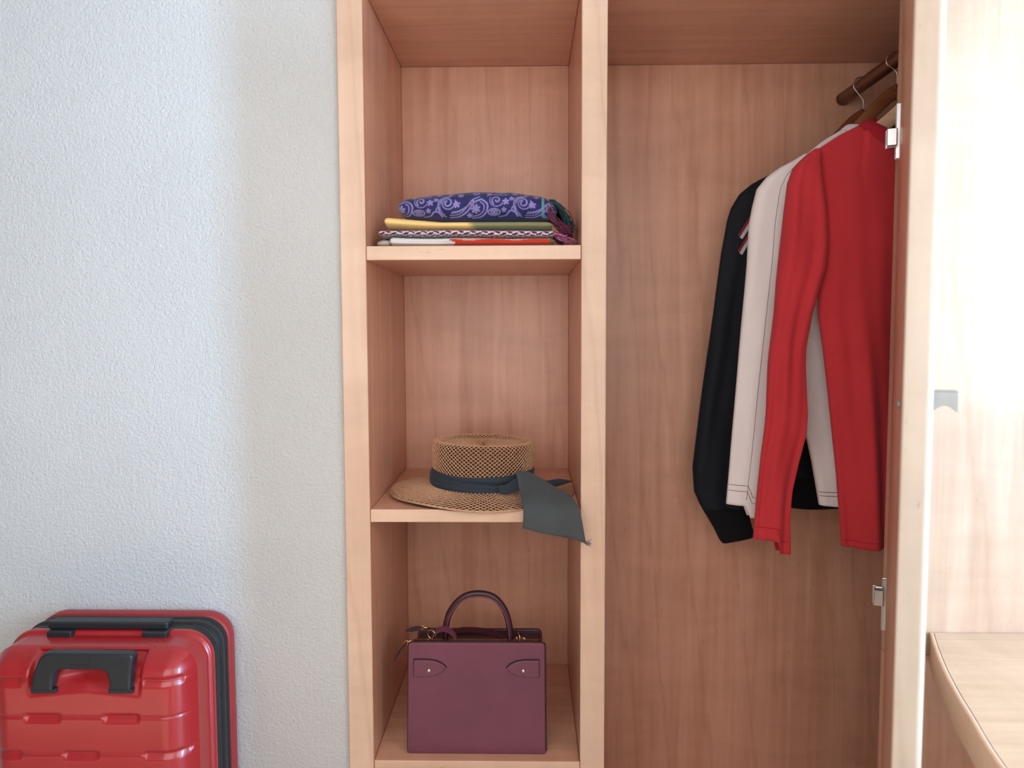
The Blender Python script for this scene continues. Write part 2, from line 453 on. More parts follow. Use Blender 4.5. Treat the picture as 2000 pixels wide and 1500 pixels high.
for z in zs:
    h = halfw(z)
    for u in us:
        x = SX+u*h
        # distance to the rounded outline
        qx = abs(x-SX)-(hw-rr); qz = abs(z-(z0+z1)/2)-((z1-z0)/2-rr)
        d = rr-(math.hypot(max(qx, 0), max(qz, 0))+min(max(qx, qz), 0))
        d = max(d, 0)
        t = min(d/RD, 1)
        y = YD0+(YD1-YD0)*(1-(1-t)**2.3)
        dent = 0
        for gz, notches, lines in GX:
            if abs(z-gz) < .03:
                on = max((ss(a-.004, a, x)*(1-ss(b_, b_+.004, x)) for a, b_ in lines), default=0)
                dent += .0024*on*math.exp(-((z-gz)/.0016)**2)
                for a, b_ in notches:
                    k = ss(a-.006, a+.002, x)*(1-ss(b_-.002, b_+.006, x))
                    dent += .0042*k*ss(gz-.0125, gz-.0005, z)*(1-ss(gz+.0035, gz+.0075, z))
        # handle recess
        rx = (x+.776)/.098; rz0 = .582+.010*(1-min(1, abs(rx)))  # curved lower edge
        k = (1-ss(.96, 1.04, abs(rx)))*ss(rz0-.006, rz0+.026, z)*(1-ss(.652, .6605, z))
        core = (1-ss(.0, 1.0, math.hypot(rx*1.25, (z-.612)/.034)))
        dent += .010*k+.010*core*k
        V.append((x, y+dent, z))
from_py('front_shell', V, grid_faces(nu, nv), RED_PC, SC)
# carry handle: wide inverted U sitting in the recess
def yz(y0): return lambda a, b_, d: Vector((a, d, b_))
U = [(-.868, .5925), (-.8695, .603), (-.862, .628), (-.851, .650), (-.843, .6575), (-.834, .6595), (-.692, .6585), (-.684, .6565), (-.681, .651), (-.686, .622), (-.6885, .5935),
     (-.7255, .5935), (-.7265, .612), (-.730, .624), (-.738, .6300), (-.812, .6300), (-.822, .626), (-.8285, .615), (-.831, .5925)]
U = [(-.776+(a+.776)*.965, b_+.0015) for a, b_ in U]
hd = prism('carry_handle', U[::-1], yz(0), -.2275, -.204, BLACK_P, SC, .0045, 3)
for x0, x1 in ((-.868, -.824), (-.731, -.689)):
    box('handle_foot', x0, x1, -.2245, -.202, .588, .596, BLACK_P, hd, .0015)
box('latch_groove', -.796, -.760, -.2279, -.2270, .6395, .6420, RUBBER, hd, .0003)
box('latch_groove', -.7600, -.7580, -.2279, -.2270, .6395, .6530, RUBBER, hd, .0003)
# grab handle on the top edge
gh = box('grab_handle', -.893, -.668, -.127, -.100, .6650, .6790, BLACK_P, SC, .0035, seg=3)
for x0, x1 in ((-.889, -.842), (-.712, -.665)):
    box('handle_foot', x0, x1, -.1385, -.108, .6515, .6655, BLACK_P, gh, .003)
for dx in (-.13, .13):
    for y in (-.03, -.14):
        tube('wheel', [(SX+dx-.012, y, .024), (SX+dx+.012, y, .024)], .024, RUBBER, SC, 20, up=(0, 0, 1))
        box('wheel_fork', SX+dx-.017, SX+dx+.017, y-.012, y+.012, .030, .060, BLACK_P, SC, .003)

# ------------------------------------------------------------------ handbag
HB = thing('handbag', 'plum leather top-handle handbag on the lowest shelf', 'handbag', (-.107, .09, .3455))
Z0B = .3460
def bagpanel(name, y0b, y0t, th, x0b, x1b, x0t, x1t, zt, mat, rad=.010, zb=Z0B):
    """upright panel, leaning from y0b at the foot to y0t at the top"""
    P = [(x0b, zb+.002), (x0b+.003, zb), (x1b-.003, zb), (x1b, zb+.002)]
    P += [(x1t-rad+rad*math.cos(a), zt-rad+rad*math.sin(a)) for a in np.linspace(0, PI/2, 6)]
    P += [(x0t+rad-rad*math.sin(a), zt-rad+rad*math.cos(a)) for a in np.linspace(0, PI/2, 6)]
    def to3(a, b_, d): return Vector((a, y0b+(y0t-y0b)*(b_-zb)/(zt-zb)+d, b_))
    return prism(name, P[::-1], to3, 0, th, mat, HB, .0022, 3)
bagpanel('front_panel', .027, .035, .010, -.2495, .0358, -.2462, .0343, .5770, LEATHER, .007)
bagpanel('front_edge', .0362, .0442, .0040, -.2516, .0384, -.2482, .0368, .5760, EDGE_P, .008)
bagpanel('front_pouch', .0395, .047, .030, -.2470, .0345, -.2440, .0325, .5700, LEATHER_D, .012)
bagpanel('middle_panel', .0690, .076, .006, -.2450, .0320, -.2415, .0295, .5650, LEATHER_D, .012)
bagpanel('rear_pouch', .0745, .0815, .055, -.2440, .0320, -.2410, .0290, .5600, LEATHER_D, .012)
bagpanel('back_panel', .1290, .1350, .010, -.2440, .0340, -.2405, .0308, .5675, LEATHER_D, .012)
# stitched zip on the front pouch
zb = from_py('zipper', *tube_vf([(-.238, .058, .5725), (-.10, .058, .5730), (.028, .058, .5725)], .0042, 8, flat=(1.3, .5)), ZIP_M, HB)
bm = bmesh.new()
for k in range(110):
    x = -.232+k*.00235
    add_box(bm, x, x+.0012, .0535, .0625, .5742, .5752)
o = from_bm('zip_teeth', bm, GOLD, zb); o['kind'] = 'stuff'
# handle
hpts = spline([(-.1765, .092, .556), (-.1745, .091, .588), (-.1640, .090, .624), (-.1380, .090, .6535), (-.1050, .090, .6625), (-.0720, .090, .6545), (-.0490, .089, .627), (-.0385, .087, .590), (-.0360, .084, .556)], 48)
tube('handle', hpts, .0068, LEATHER_D, HB, 14, up=(0, 1, 0))
tube('handle_piping', [(p[0]*.965-.0037, p[1]-.0058, .556+(p[2]-.556)*.955) for p in hpts], .0016, LEATHER, HB, 8)
def strip(name, pts, wid, mat, parent, thick=.0016, wdir=(0, 0, 1)):
    """flat leather strip along a path"""
    P = spline(pts, 40); V = []; W = np.array(wdir, float)
    wid = wid if hasattr(wid, '__len__') else [wid]*2
    for i, p in enumerate(P):
        t = P[min(i+1, 39)]-P[max(i-1, 0)]; t /= np.linalg.norm(t)
        a = W-t*(W@t); a /= np.linalg.norm(a); n = np.cross(t, a)
        ww = np.interp(i/39, np.linspace(0, 1, len(wid)), wid)/2
        for sa, sn in ((-1, -1), (1, -1), (1, 1), (-1, 1)): V.append(p+a*ww*sa+n*thick*.5*sn)
    return from_py(name, V, grid_faces(4, 40, True)+[(3, 2, 1, 0), (156, 157, 158, 159)], mat, parent, smooth=False)
strip('strap', [(-.2005, .064, .572), (-.196, .066, .585), (-.1830, .068, .5935), (-.1660, .067, .5915), (-.1530, .064, .581), (-.1490, .062, .568)], .017, LEATHER, HB, wdir=(0, 1, .25))
strip('strap', [(-.168, .104, .572), (-.135, .101, .5790), (-.100, .096, .5795), (-.074, .088, .5770), (-.052, .078, .5715), (-.040, .070, .562)], .015, LEATHER_D, HB, wdir=(0, 1, .5))
def ring(name, c, r, rad, mat, parent, ax):
    ax = np.array(ax, float); ax /= np.linalg.norm(ax)
    a = np.cross(ax, (0, 0, 1)); a /= np.linalg.norm(a); b2 = np.cross(ax, a)
    return tube(name, [np.array(c)+r*(math.cos(t)*a+math.sin(t)*b2) for t in np.linspace(0, 2*PI, 25)[:-1]], rad, mat, parent, 8, up=ax, closed=True)
ring('strap_ring', (-.2015, .068, .5815), .0092, .0014, GOLD, HB, (.45, 1, .1))
ring('strap_ring', (-.0205, .068, .5765), .0085, .0015, GOLD, HB, (1, .45, 0))
ring('strap_ring', (-.0105, .066, .5700), .0070, .0011, GOLD, HB, (.3, 1, .2))
# zip pulls hanging out on the left
for a, b2, c in (((-.2140, .128, .5725), (-.2300, .127, .5745), (-.2645, .120, .5695)), ((-.2410, .058, .5735), (-.2530, .056, .5690), (-.2785, .046, .5330))):
    a, b2, c = map(np.array, (a, b2, c))
    pl = tube('zip_pull', [a, a*.5+b2*.5, b2], [.0022, .0026, .0020], GOLD, HB, 8)
    ring('pull_ring', b2, .0042, .0009, GOLD, pl, (.2, 1, 0))
    q = pl
    strip('pull_tab', [b2, b2*.75+c*.25, b2*.35+c*.65, c], [.004, .0105, .0105, .002], LEATHER_D, pl, .0022, wdir=(.3, .6, .6))
STUD = simple('pale_gold', (226, 214, 200), .2, 1.0)
# leaf shaped tabs with studs on the front
def tab(sx):
    P = [(0, .0015), (.0015, 0), (.030, .0005), (.046, .004), (.058, .0110), (.0665, .0190), (.058, .0270), (.046, .0325), (.030, .0350), (.0015, .0350), (0, .0335)]
    x0 = -.2343 if sx > 0 else .0227
    poly = [(x0+sx*a, .5075+b_) for a, b_ in P]
    if sx > 0: poly = poly[::-1]
    yv = lambda z: .027+(.008)*(z-Z0B)/(.577-Z0B)
    t = prism('strap_tab', poly, lambda a, b_, d: Vector((a, yv(b_)+d, b_)), -.0045, .0006, LEATHER, HB, .0014, 2)
    # dark plate behind the tab, painted as its shadow
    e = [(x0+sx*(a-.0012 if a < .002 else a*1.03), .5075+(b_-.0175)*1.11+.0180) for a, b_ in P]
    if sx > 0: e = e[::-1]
    prism('tab_shadow', e, lambda a, b_, d: Vector((a, yv(b_)+d, b_)), -.0010, .0006, EDGE_P, t, .0003)
    # stud
    V, F = [], []
    cx = -.2030 if sx > 0 else -.0098
    st = [(.0001, 0), (.0022, .0004), (.0036, .0013), (.0042, .0026), (.0042, .0040)]
    for r, y in st:
        for k in range(16):
            V.append((cx+r*math.cos(2*PI*k/16), yv(.522)-.0082+y, .5218+r*math.sin(2*PI*k/16)))
    from_py('stud', V, grid_faces(16, len(st), True), STUD, t)
tab(1); tab(-1)

# ------------------------------------------------------------------ straw hat
HT = thing('straw_hat', 'open-weave straw sun hat with dark ribbon on the middle shelf', 'hat', (-.100, .165, .8622))
STRAW = simple('straw', (194, 148, 114), .6, noise=(160, .22), bumpy=(600, .3, .0006))
RIB = cloth('slate_ribbon_band', (48, 57, 66), 1100, .1, .7, .06)
RIB2 = cloth('slate_ribbon', (72, 75, 77), 1100, .1, .75, .06)
HC = np.array((-.100, .165, .8668))
TILT = math.radians(2.2)
def hat_pt(r, a, z):
    """r in crown units (1 = crown foot), slightly oval, tilted down to the right"""
    ex, ey = .106, .097
    x = r*ex*math.cos(a); y = r*ey*math.sin(a)
    if r > 1.1: z = z-.0065*(r-1.1)/.76*max(0, -math.sin(a))**2   # the front of the brim sags over the shelf edge
    x2 = x*math.cos(TILT)+z*math.sin(TILT); z2 = -x*math.sin(TILT)*.55+z*math.cos(TILT)
    return HC+np.array((x2, y, z2))
def weave(name, prof, nu, steps, thick):
    """diamond net on a surface of revolution; prof = list of (r,z) resampled to steps rings"""
    P = [np.array(p) for p in prof]
    L = np.concatenate([[0], np.cumsum([np.linalg.norm((P[i+1]-P[i])*(.1, 1)) for i in range(len(P)-1)])])
    V, F = [], []
    for j in range(steps):
        s_ = L[-1]*j/(steps-1)
        r = np.interp(s_, L, [p[0] for p in P]); z = np.interp(s_, L, [p[1] for p in P])
        for i in range(nu):
            a = 2*PI*(i+.5*(j % 2))/nu
            wob = .0025*math.sin(3*a+1)+.002*math.sin(5*a) if r > 1.1 else 0
            V.append(hat_pt(r*(1+random.uniform(-.003, .003)), a+random.uniform(-.004, .004), z+wob*max(0, r-1.1)))
    for j in range(steps-2):
        for i in range(nu):
            o = j % 2
            l = (i-1+o) % nu; rgt = (i+o) % nu
            F.append((j*nu+i, (j+1)*nu+rgt, (j+2)*nu+i, (j+1)*nu+l))
    o = from_py(name, V, F, STRAW, HT, smooth=False)
    md = o.modifiers.new('weave', 'WIREFRAME'); md.thickness = thick; md.use_even_offset = False; md.use_replace = True; md.use_boundary = True; md.offset = 0
    return o
crown = [(1.0, .012), (1.012, .038), (1.035, .075), (1.055, .092), (1.050, .102), (1.02, .1095), (.960, .1125), (.90, .1095), (.82, .104), (.60, .101), (.30, .100), (.06, .100)]
weave('crown', crown, 70, 49, .0027)
brim = [(1.0, .020), (1.03, .0165), (1.12, .0135), (1.35, .0110), (1.60, .0075), (1.80, .0035), (1.86, .0012)]
weave('brim', brim, 88, 17, .0026)
tube('brim_edge', [hat_pt(1.865, a, .0022+(.0025*math.sin(3*a+1)+.002*math.sin(5*a))*.76) for a in np.linspace(0, 2*PI, 97)[:-1]], .0024, STRAW, HT, 6, up=(0, 0, 1), closed=True)
WEAVE_SHADE_M = simple('weave_shade', (62, 40, 30), .85, noise=(200, .25))  # dark skins added as the shade seen through the weave
def shade_skin(name, prof, dr, dz):
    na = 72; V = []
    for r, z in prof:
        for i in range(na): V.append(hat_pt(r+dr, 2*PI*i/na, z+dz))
    return from_py(name, V, grid_faces(na, len(prof), True), WEAVE_SHADE_M, HT)
shade_skin('crown_shade', crown, -.030, -.0022)
shade_skin('brim_shade', [(1.0, .020), (1.03, .0165), (1.12, .0135), (1.35, .0110), (1.60, .0075), (1.78, .0035), (1.84, .0020)], 0, -.0026)
# ribbon wound around the foot of the crown: two soft overlapping folds
def band(name, zlo, zhi, r0, ph, amp):
    V = []; na, nz = 120, 12
    for j in range(nz):
        t = j/(nz-1)
        for i in range(na):
            a = 2*PI*i/na
            f = .5+.5*math.sin(a*2+ph)
            lo = zlo+.003*math.sin(a+ph); hi = zhi+.004*math.sin(2*a+ph)
            z = lo+(hi-lo)*t
            bulge = math.sin(PI*t)**.6
            rr_ = r0+.030*bulge+.012*math.sin(PI*t*2+a*3+ph)*amp
            V.append(hat_pt(rr_+.03*(1-t)*.6, a, z))
    return from_py(name, V, grid_faces(na, nz, True), RIB, HT)
band('ribbon', .0175, .034, 1.045, .3, .8)
band('ribbon_fold', .0290, .0505, 1.035, 2.0, 1.0)
def cloth_patch(name, rows, mat, parent, nu=26, nv=34, rip=.002, thick=.0012, kx=9):
    """rows: two edge polylines; bilinear cloth between them with ripples"""
    A = spline(rows[0], nv); B = spline(rows[1], nv); V = []
    for j in range(nv):
        for i in range(nu):
            u = i/(nu-1); p = A[j]*(1-u)+B[j]*u
            w_ = math.sin(PI*u)
            p = p+np.array((0, -w_*(.006*math.sin(PI*j/nv))-rip*math.sin(kx*u+j*.12)*(j/nv), rip*.3*math.sin(7*u+j*.3)))
            V.append(p)
    o = from_py(name, V, grid_faces(nu, nv), mat, parent)
    sd = o.modifiers.new('thickness', 'SOLIDIFY'); sd.thickness = thick; sd.offset = 0
    return o
cloth_patch('ribbon_tail', ([(-.0240, .046, .9320), (-.0180, .018, .905), (-.0127, -.015, .8866), (-.0086, -.033, .8652), (-.0100, -.037, .8345)],
                            [(.0026, .060, .9270), (.0459, .030, .9075), (.0802, -.002, .8927), (.0995, -.032, .8698), (.1125, -.038, .8060)]), RIB2, HT, rip=.0034)
cloth_patch('ribbon_tail', ([(.010, .085, .902), (.040, .088, .9035), (.066, .105, .9045), (.0925, .118, .8975)],
                            [(.010, .075, .890), (.040, .078, .8930), (.062, .088, .8925), (.0935, .116, .8955)]), RIB, HT, 10, 24, .0012)
strip('ribbon_knot', [(-.058, .058, .8900), (-.040, .052, .8935), (-.022, .047, .9030), (-.010, .046, .9130)], [.016, .020, .026, .014], RIB, HT, .004, wdir=(.2, .1, 1))
V, F = [], []
for k in range(7):   # loose threads at the corner of the tail
    b2 = np.array((.110+random.uniform(-.004, .003), -.038, .808+random.uniform(-.002, .004)))
    v, f = tube_vf(spline([b2, b2+np.array((.005, -.001, -.003+random.uniform(-.004, .005))), b2+np.array((.011, -.001, -.004+random.uniform(-.008, .010)))], 6), .00045, 4)
    F += [tuple(q+len(V) for q in ff) for ff in f]; V += v
o = from_py('loose_threads', V, F, RIB, HT); o['kind'] = 'stuff'

# ------------------------------------------------------------------ folded scarves
PRINT = cloth('printed_cotton', (0, 0, 0), 1300, .2, .9, .04, attr=True)
def folded(name, label, cat_label, x0, x1, zb, zt, yf, yb, color, nx, nc, parent_loc, sq=.62, ends=(.012, .012), wav=.0015, layers=2, seed=0, group='folded scarves in a stack on the top shelf'):
    """a folded cloth: rounded fold towards the viewer, slightly wavy, layers marked by creases"""
    T = thing(name, label, 'scarf', parent_loc, group)
    rs = np.random.RandomState(seed)
    ph = rs.rand(6)*6.28
    V, U = [], []
    xs = np.linspace(x0, x1, nx)
    for x in xs:
        t = (x-x0)/(x1-x0)
        e = min(1, math.sqrt(max(1e-4, 1-max(0, 1-(x-x0)/ends[0])**2)))*min(1, math.sqrt(max(1e-4, 1-max(0, 1-(x1-x)/ends[1])**2)))
        lo, hi = zb(x), zt(x)
        zc, hz = (lo+hi)/2, (hi-lo)/2*max(e, .12)
        yc, hy = (yf(x)+yb)/2, (yb-yf(x))/2*(1-.10*(1-e))
        s_ = 0; last = None
        for k in range(nc):
            a = -PI/2-2*PI*k/nc+.0     # starts underneath, runs over the front
            ca, sa = math.cos(a), math.sin(a)
            y = yc+hy*math.copysign(abs(ca)**sq, ca)
            z = zc+hz*math.copysign(abs(sa)**.85, sa)
            front = max(0, -ca)
            y += front*wav*(math.sin(x*38+ph[0]+sa*2)+.6*math.sin(x*91+ph[1]))
            for m in range(1, layers):   # creases between the folded layers
                zl = -1+2*m/layers+.12*math.sin(x*14+ph[2]+m)
                y += front**2*.004*math.exp(-((sa-zl)/.09)**2)
            p = np.array((x, y, z)); V.append(p)
            if last is not None: s_ += float(np.linalg.norm((p-last)[1:]))
            last = p; U.append([x, s_, sa, -ca])
        col = U[-nc:]; s0 = min(col, key=lambda q: abs(q[2])+(2 if q[3] < 0 else 0))[1]
        for q in col: q[1] -= s0      # arc length measured from the middle of the front fold
    U = np.array(U)
    F = [tuple(q) for q in grid_faces(nc, nx, True)]
    F += [tuple(range(nc))[::-1], tuple((nx-1)*nc+k for k in range(nc))]
    from_py('folded_cloth', V, F, PRINT, T, cols=color(U, np.array(V)))
    return T
def rgb(*c): return np.array(lin(*c))
def blotch(x, y, s_): return .5+.25*np.sin(x*s_+1.3*np.sin(y*s_*.7))+.25*np.sin(y*s_*1.3+1.7*np.sin(x*s_*.6))

# 1 white and red cotton at the bottom
def c_white(U, V):
    x = V[:, 0]; z = V[:, 2]
    c = np.tile(rgb(226, 224, 222), (len(x), 1))
    m = blotch(x, z, 60)[:, None]
    c = c*(.93+.09*m); c[:, 3] = 1
    edge = -.147+.006*np.sin((z-1.385)*500)
    red = (x > edge)
    top = z > 1.3945+.0018*np.sin(x*70)
    c[red & ~top] = rgb(202, 62, 40); c[red & top] = rgb(214, 170, 156)
    c[x > .044] = rgb(116, 92, 52)
    blue = (~red) & (z > 1.4005) & (x < -.235); c[blue] = rgb(178, 200, 218)
    return c
folded('folded_scarf', 'white and red folded scarf at the bottom of the stack', '', -.2705, .0560, lambda x: 1.3815, lambda x: 1.4030-.004*(x+.27)/.32+.0008*math.sin(x*40), lambda x: .016+.003*math.sin(x*25), .235, c_white, 260, 48, (-.1, .12, 1.3808), seed=1, ends=(.006, .012), layers=2)
# 2 white bundle with a speckled fold, left end of the lowest layer
def c_grey(U, V):
    m = blotch(V[:, 0]*3, V[:, 2]*3, 90)[:, None]
    c = rgb(214, 208, 196)*(1-m*.35)+rgb(120, 130, 120)*m*.35; c[:, 3] = 1
    return c
# the rear scarf peeps out left of the white fold
folded('folded_scarf', 'grey-white scarf end peeping out at the bottom left of the stack', '', -.3035, -.2735, lambda x: 1.3815, lambda x: 1.4015, lambda x: .050+.25*max(0, -.288-x), .225, c_grey, 60, 40, (-.288, .12, 1.3808), seed=5, ends=(.012, .006), layers=1)
# 3 maroon leaf print
def c_leaf(U, V):
    x = U[:, 0]; s_ = U[:, 1]
    c = np.tile(rgb(226, 214, 222), (len(x), 1)); dark = rgb(92, 34, 70)
    for sgn, off in ((1, 0), (-1, .5)):
        px = x/.0240+off; py = s_/.0150+off*1.0+.25
        fx = px-np.round(px); fy = py-np.round(py)
        fx = fx*.0240; fy = fy*.0150
        th = sgn*.6
        a = fx*math.cos(th)+fy*math.sin(th); b_ = -fx*math.sin(th)+fy*math.cos(th)
        c[(a/.0080)**2+(b_/.0036)**2 < 1] = dark
    return c
f3 = folded('folded_scarf', 'white scarf with maroon leaf print under the yellow-green one', '', -.2965, .0560, lambda x: 1.4030-.003*(x+.27)/.32 if x > -.268 else 1.4030, lambda x: 1.4175-.001*math.sin(x*12), lambda x: .034+.006*math.sin(x*9+1)+.20*max(0, -.272-x), .230, c_leaf, 340, 48, (-.1, .12, 1.4030), seed=2, ends=(.008, .010), layers=2)
# 4 yellow to green
def c_yel(U, V):
    x = V[:, 0]+.004*np.sin(V[:, 2]*300)
    t = np.clip((x+.122)/.022, 0, 1)[:, None]; t = t*t*(3-2*t)
    c = rgb(255, 216, 136)*(1-t)+rgb(138, 138, 92)*t
    c = c*(.95+.08*blotch(V[:, 0], V[:, 2], 45)[:, None]); c[:, 3] = 1
    return c
folded('folded_scarf', 'plain folded scarf fading from yellow to olive green', '', -.2875, .0510, lambda x: 1.4178+max(0, -.20-x)*.07, lambda x: 1.4360+max(0, -.17-x)*.10, lambda x: .050+.004*math.sin(x*14), .225, c_yel, 240, 44, (-.1, .12, 1.4178), seed=3, ends=(.006, .012), layers=1, wav=.0008)
# 5 paisley shawl on top
def paisley_strokes():
    S = []   # (polyline, width) in millimetres, period 154
    def arc(cx, cy, rx, ry, a0, a1, n=18): return [(cx+rx*math.cos(math.radians(a0+(a1-a0)*k/n)), cy+ry*math.sin(math.radians(a0+(a1-a0)*k/n))) for k in range(n+1)]
    def spi(cx, cy, r0, r1, a0, turns, n=26): return [(cx+(r0+(r1-r0)*k/n)*math.cos(a0+2*PI*turns*k/n), cy+(r0+(r1-r0)*k/n)*math.sin(a0+2*PI*turns*k/n)) for k in range(n+1)]
    def sp(*p): return [tuple(q) for q in spline([(a, b_) for a, b_ in p], 18)]
    def flower(cx, cy, r, k, w_):
        for i in range(k):
            a = 2*PI*i/k+.4; S.append(([(cx+r*.55*math.cos(a), cy+r*.55*math.sin(a)), (cx+r*math.cos(a), cy+r*math.sin(a))], w_))
        S.append(([(cx-.3, cy), (cx+.3, cy)], w_*.6))
    S.append((spi(2, 8, 2.5, 13, 2.2, 1.15), 1.7)); S.append((spi(2, 8, 5.0, 17.5, 1.6, .80), 1.3))
    S.append((arc(6, 2, 22, 24, 80, 255), 1.5)); S.append((arc(6, 2, 18.5, 20.5, 85, 245), .9))
    S.append((sp((8, -24), (26, -22), (44, -10), (56, 6), (72, 14)), 1.8)); S.append((sp((8, -18), (26, -16), (40, -5), (52, 11), (68, 20)), 1.2))
    for k in range(9):
        t = k/8; S.append(([(12+t*42, -13+t*t*22), (14+t*42, -11+t*t*22)], 1.9))
    S.append((sp((72, 14), (84, 4), (82, -12), (70, -24), (54, -27)), 1.8)); S.append((sp((70, 8), (77, 2), (76, -10), (66, -19), (54, -22)), 1.2))
    flower(22, 4, 5.5, 5, 2.2); flower(60, -6, 8, 7, 2.4); flower(60, -6, 3.5, 5, 1.6); flower(48, -20, 4.5, 5, 1.8)
    S.append((spi(103, 12, 2, 10, 3.4, 1.1), 1.8)); S.append((arc(103, 12, 14, 13, 150, 330), 1.1))
    flower(122, 9, 5.5, 5, 2.2); flower(118, -8, 4, 5, 1.8); flower(134, 16, 4, 5, 1.8)
    S.append((arc(98, -13, 12, 7, 0, 360), 1.6)); S.append((arc(98, -13, 6.5, 3.4, 0, 360), 1.6)); flower(98, -13, 2, 4, 1.2)
    S.append((sp((108, -24), (122, -20), (130, -10), (140, -12), (146, -22)), 1.6)); S.append((arc(138, -6, 4, 5, 0, 300), 1.3))
    S.append((sp((84, 22), (96, 27), (110, 26), (124, 27)), 1.4)); flower(88, 30, 4.5, 5, 1.8); flower(30, 26, 5, 6, 1.9); flower(10, 34, 4.5, 5, 1.8); flower(140, 33, 5, 6, 1.8)
    S.append((spi(60, 32, 2, 9, 1, 1.2), 1.6)); S.append((arc(112, 40, 10, 6, 0, 360), 1.4)); flower(112, 40, 3, 5, 1.5)
    return S
def c_paisley(U, V):
    x = U[:, 0]*1000; s_ = U[:, 1]*1000
    px = np.mod(x+165+8, 154)-8           # first curl at about x = -0.165
    py = s_+1                             # height along the cloth, 0 at the middle of the front fold
    d = np.full(len(x), 9.0)
    for pl, w_ in paisley_strokes():
        for (ax, ay), (bx, by) in zip(pl[:-1], pl[1:]):
            for sh in (0, -154, 154):
                m = (np.abs(px-(ax+bx)/2-sh) < 9) & (np.abs(py-(ay+by)/2) < 9)
                if not m.any(): continue
                qx, qy = px[m]-ax-sh, py[m]-ay
                ex, ey = bx-ax, by-ay
                t = np.clip((qx*ex+qy*ey)/(ex*ex+ey*ey+1e-9), 0, 1)
                d[m] = np.minimum(d[m], np.hypot(qx-t*ex, qy-t*ey)/w_)
    k = np.clip((1.15-d)/.4, 0, 1)[:, None]
    n = blotch(x/1000, s_/1000, 120)[:, None]
    base = rgb(48, 48, 100)*(.75+.45*n); mot = rgb(140, 132, 188)*(.8+.3*n)
    c = base*(1-k)+mot*k
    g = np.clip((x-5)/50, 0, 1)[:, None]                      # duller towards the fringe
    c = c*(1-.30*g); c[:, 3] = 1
    teal = (x > 29) & (x < 35) & (py > -22); c[teal] = rgb(96, 140, 158)
    return c
def p_top(x): return float(np.interp(x, [-.266, -.2444, -.1921, -.1076, -.0319, .0326, .062], [1.486, 1.4915, 1.4975, 1.5040, 1.5025, 1.4930, 1.475]))
def p_bot(x): return float(np.interp(x, [-.266, -.245, -.18, -.10, .0318, .062], [1.4520, 1.4450, 1.4372, 1.4366, 1.4372, 1.4420]))
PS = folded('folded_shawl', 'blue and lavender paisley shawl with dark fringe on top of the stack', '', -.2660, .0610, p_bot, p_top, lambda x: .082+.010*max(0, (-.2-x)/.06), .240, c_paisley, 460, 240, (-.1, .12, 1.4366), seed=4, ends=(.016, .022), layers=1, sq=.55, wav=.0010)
PS['category'] = 'shawl'
FR = [cloth('fringe_teal', (22, 78, 84), 900), cloth('fringe_navy', (26, 28, 44), 900), cloth('fringe_maroon', (104, 26, 48), 900), cloth('fringe_black', (24, 14, 18), 900), cloth('fringe_pink', (206, 120, 160), 900), cloth('fringe_plum', (128, 52, 96), 900)]
def fringe(name, n, start, mid, end, mats, parent, rad=.0009):
    V, F, I = [], [], []
    for k in range(n):
        t = k/(n-1)
        P = spline([start(t), mid(t), end(t)], 8)
        P = [p+np.array((random.uniform(-1, 1), random.uniform(-1, 1), random.uniform(-1, 1)))*.0042*(i/7) for i, p in enumerate(P)]
        v, f = tube_vf(P, [rad*(1.15-.5*i/7) for i in range(8)], 5)
        F += [tuple(q+len(V) for q in ff) for ff in f]; I += [random.choice(mats(t))]*len(f); V += v
    o = from_py(name, V, F, FR, parent, idx=I); o['kind'] = 'stuff'
    return o
R_ = random.uniform
fringe('fringe', 220, lambda t: (.046+R_(0, .012), .095+.13*t, 1.478+.010*math.sin(t*3)+R_(-.006, .004)), lambda t: (.072+R_(-.004, .005), .092+.13*t, 1.462+R_(-.006, .006)),
       lambda t: (.090+R_(-.006, .008), .088+.13*t, 1.424+R_(-.010, .012)), lambda t: [0, 0, 1, 3], PS)
fringe('fringe', 220, lambda t: (.037+R_(0, .016), .084+.03*t, 1.466-.018*t+R_(-.004, .004)), lambda t: (.056+R_(-.004, .005), .079+.03*t, 1.440+R_(-.006, .006)),
       lambda t: (.082+R_(-.010, .010), .074+.03*t, 1.412+R_(-.006, .010)), lambda t: [2, 2, 3, 5], PS)
fringe('fringe', 170, lambda t: (.048+R_(0, .006), .045+.10*t, 1.4105+R_(-.002, .004)), lambda t: (.070+R_(-.006, .006), .040+.10*t, 1.401+R_(-.004, .005)),
       lambda t: (.091+R_(-.012, .006), .038+.10*t, 1.3885+R_(-.001, .008)), lambda t: [4, 4, 5], f3)

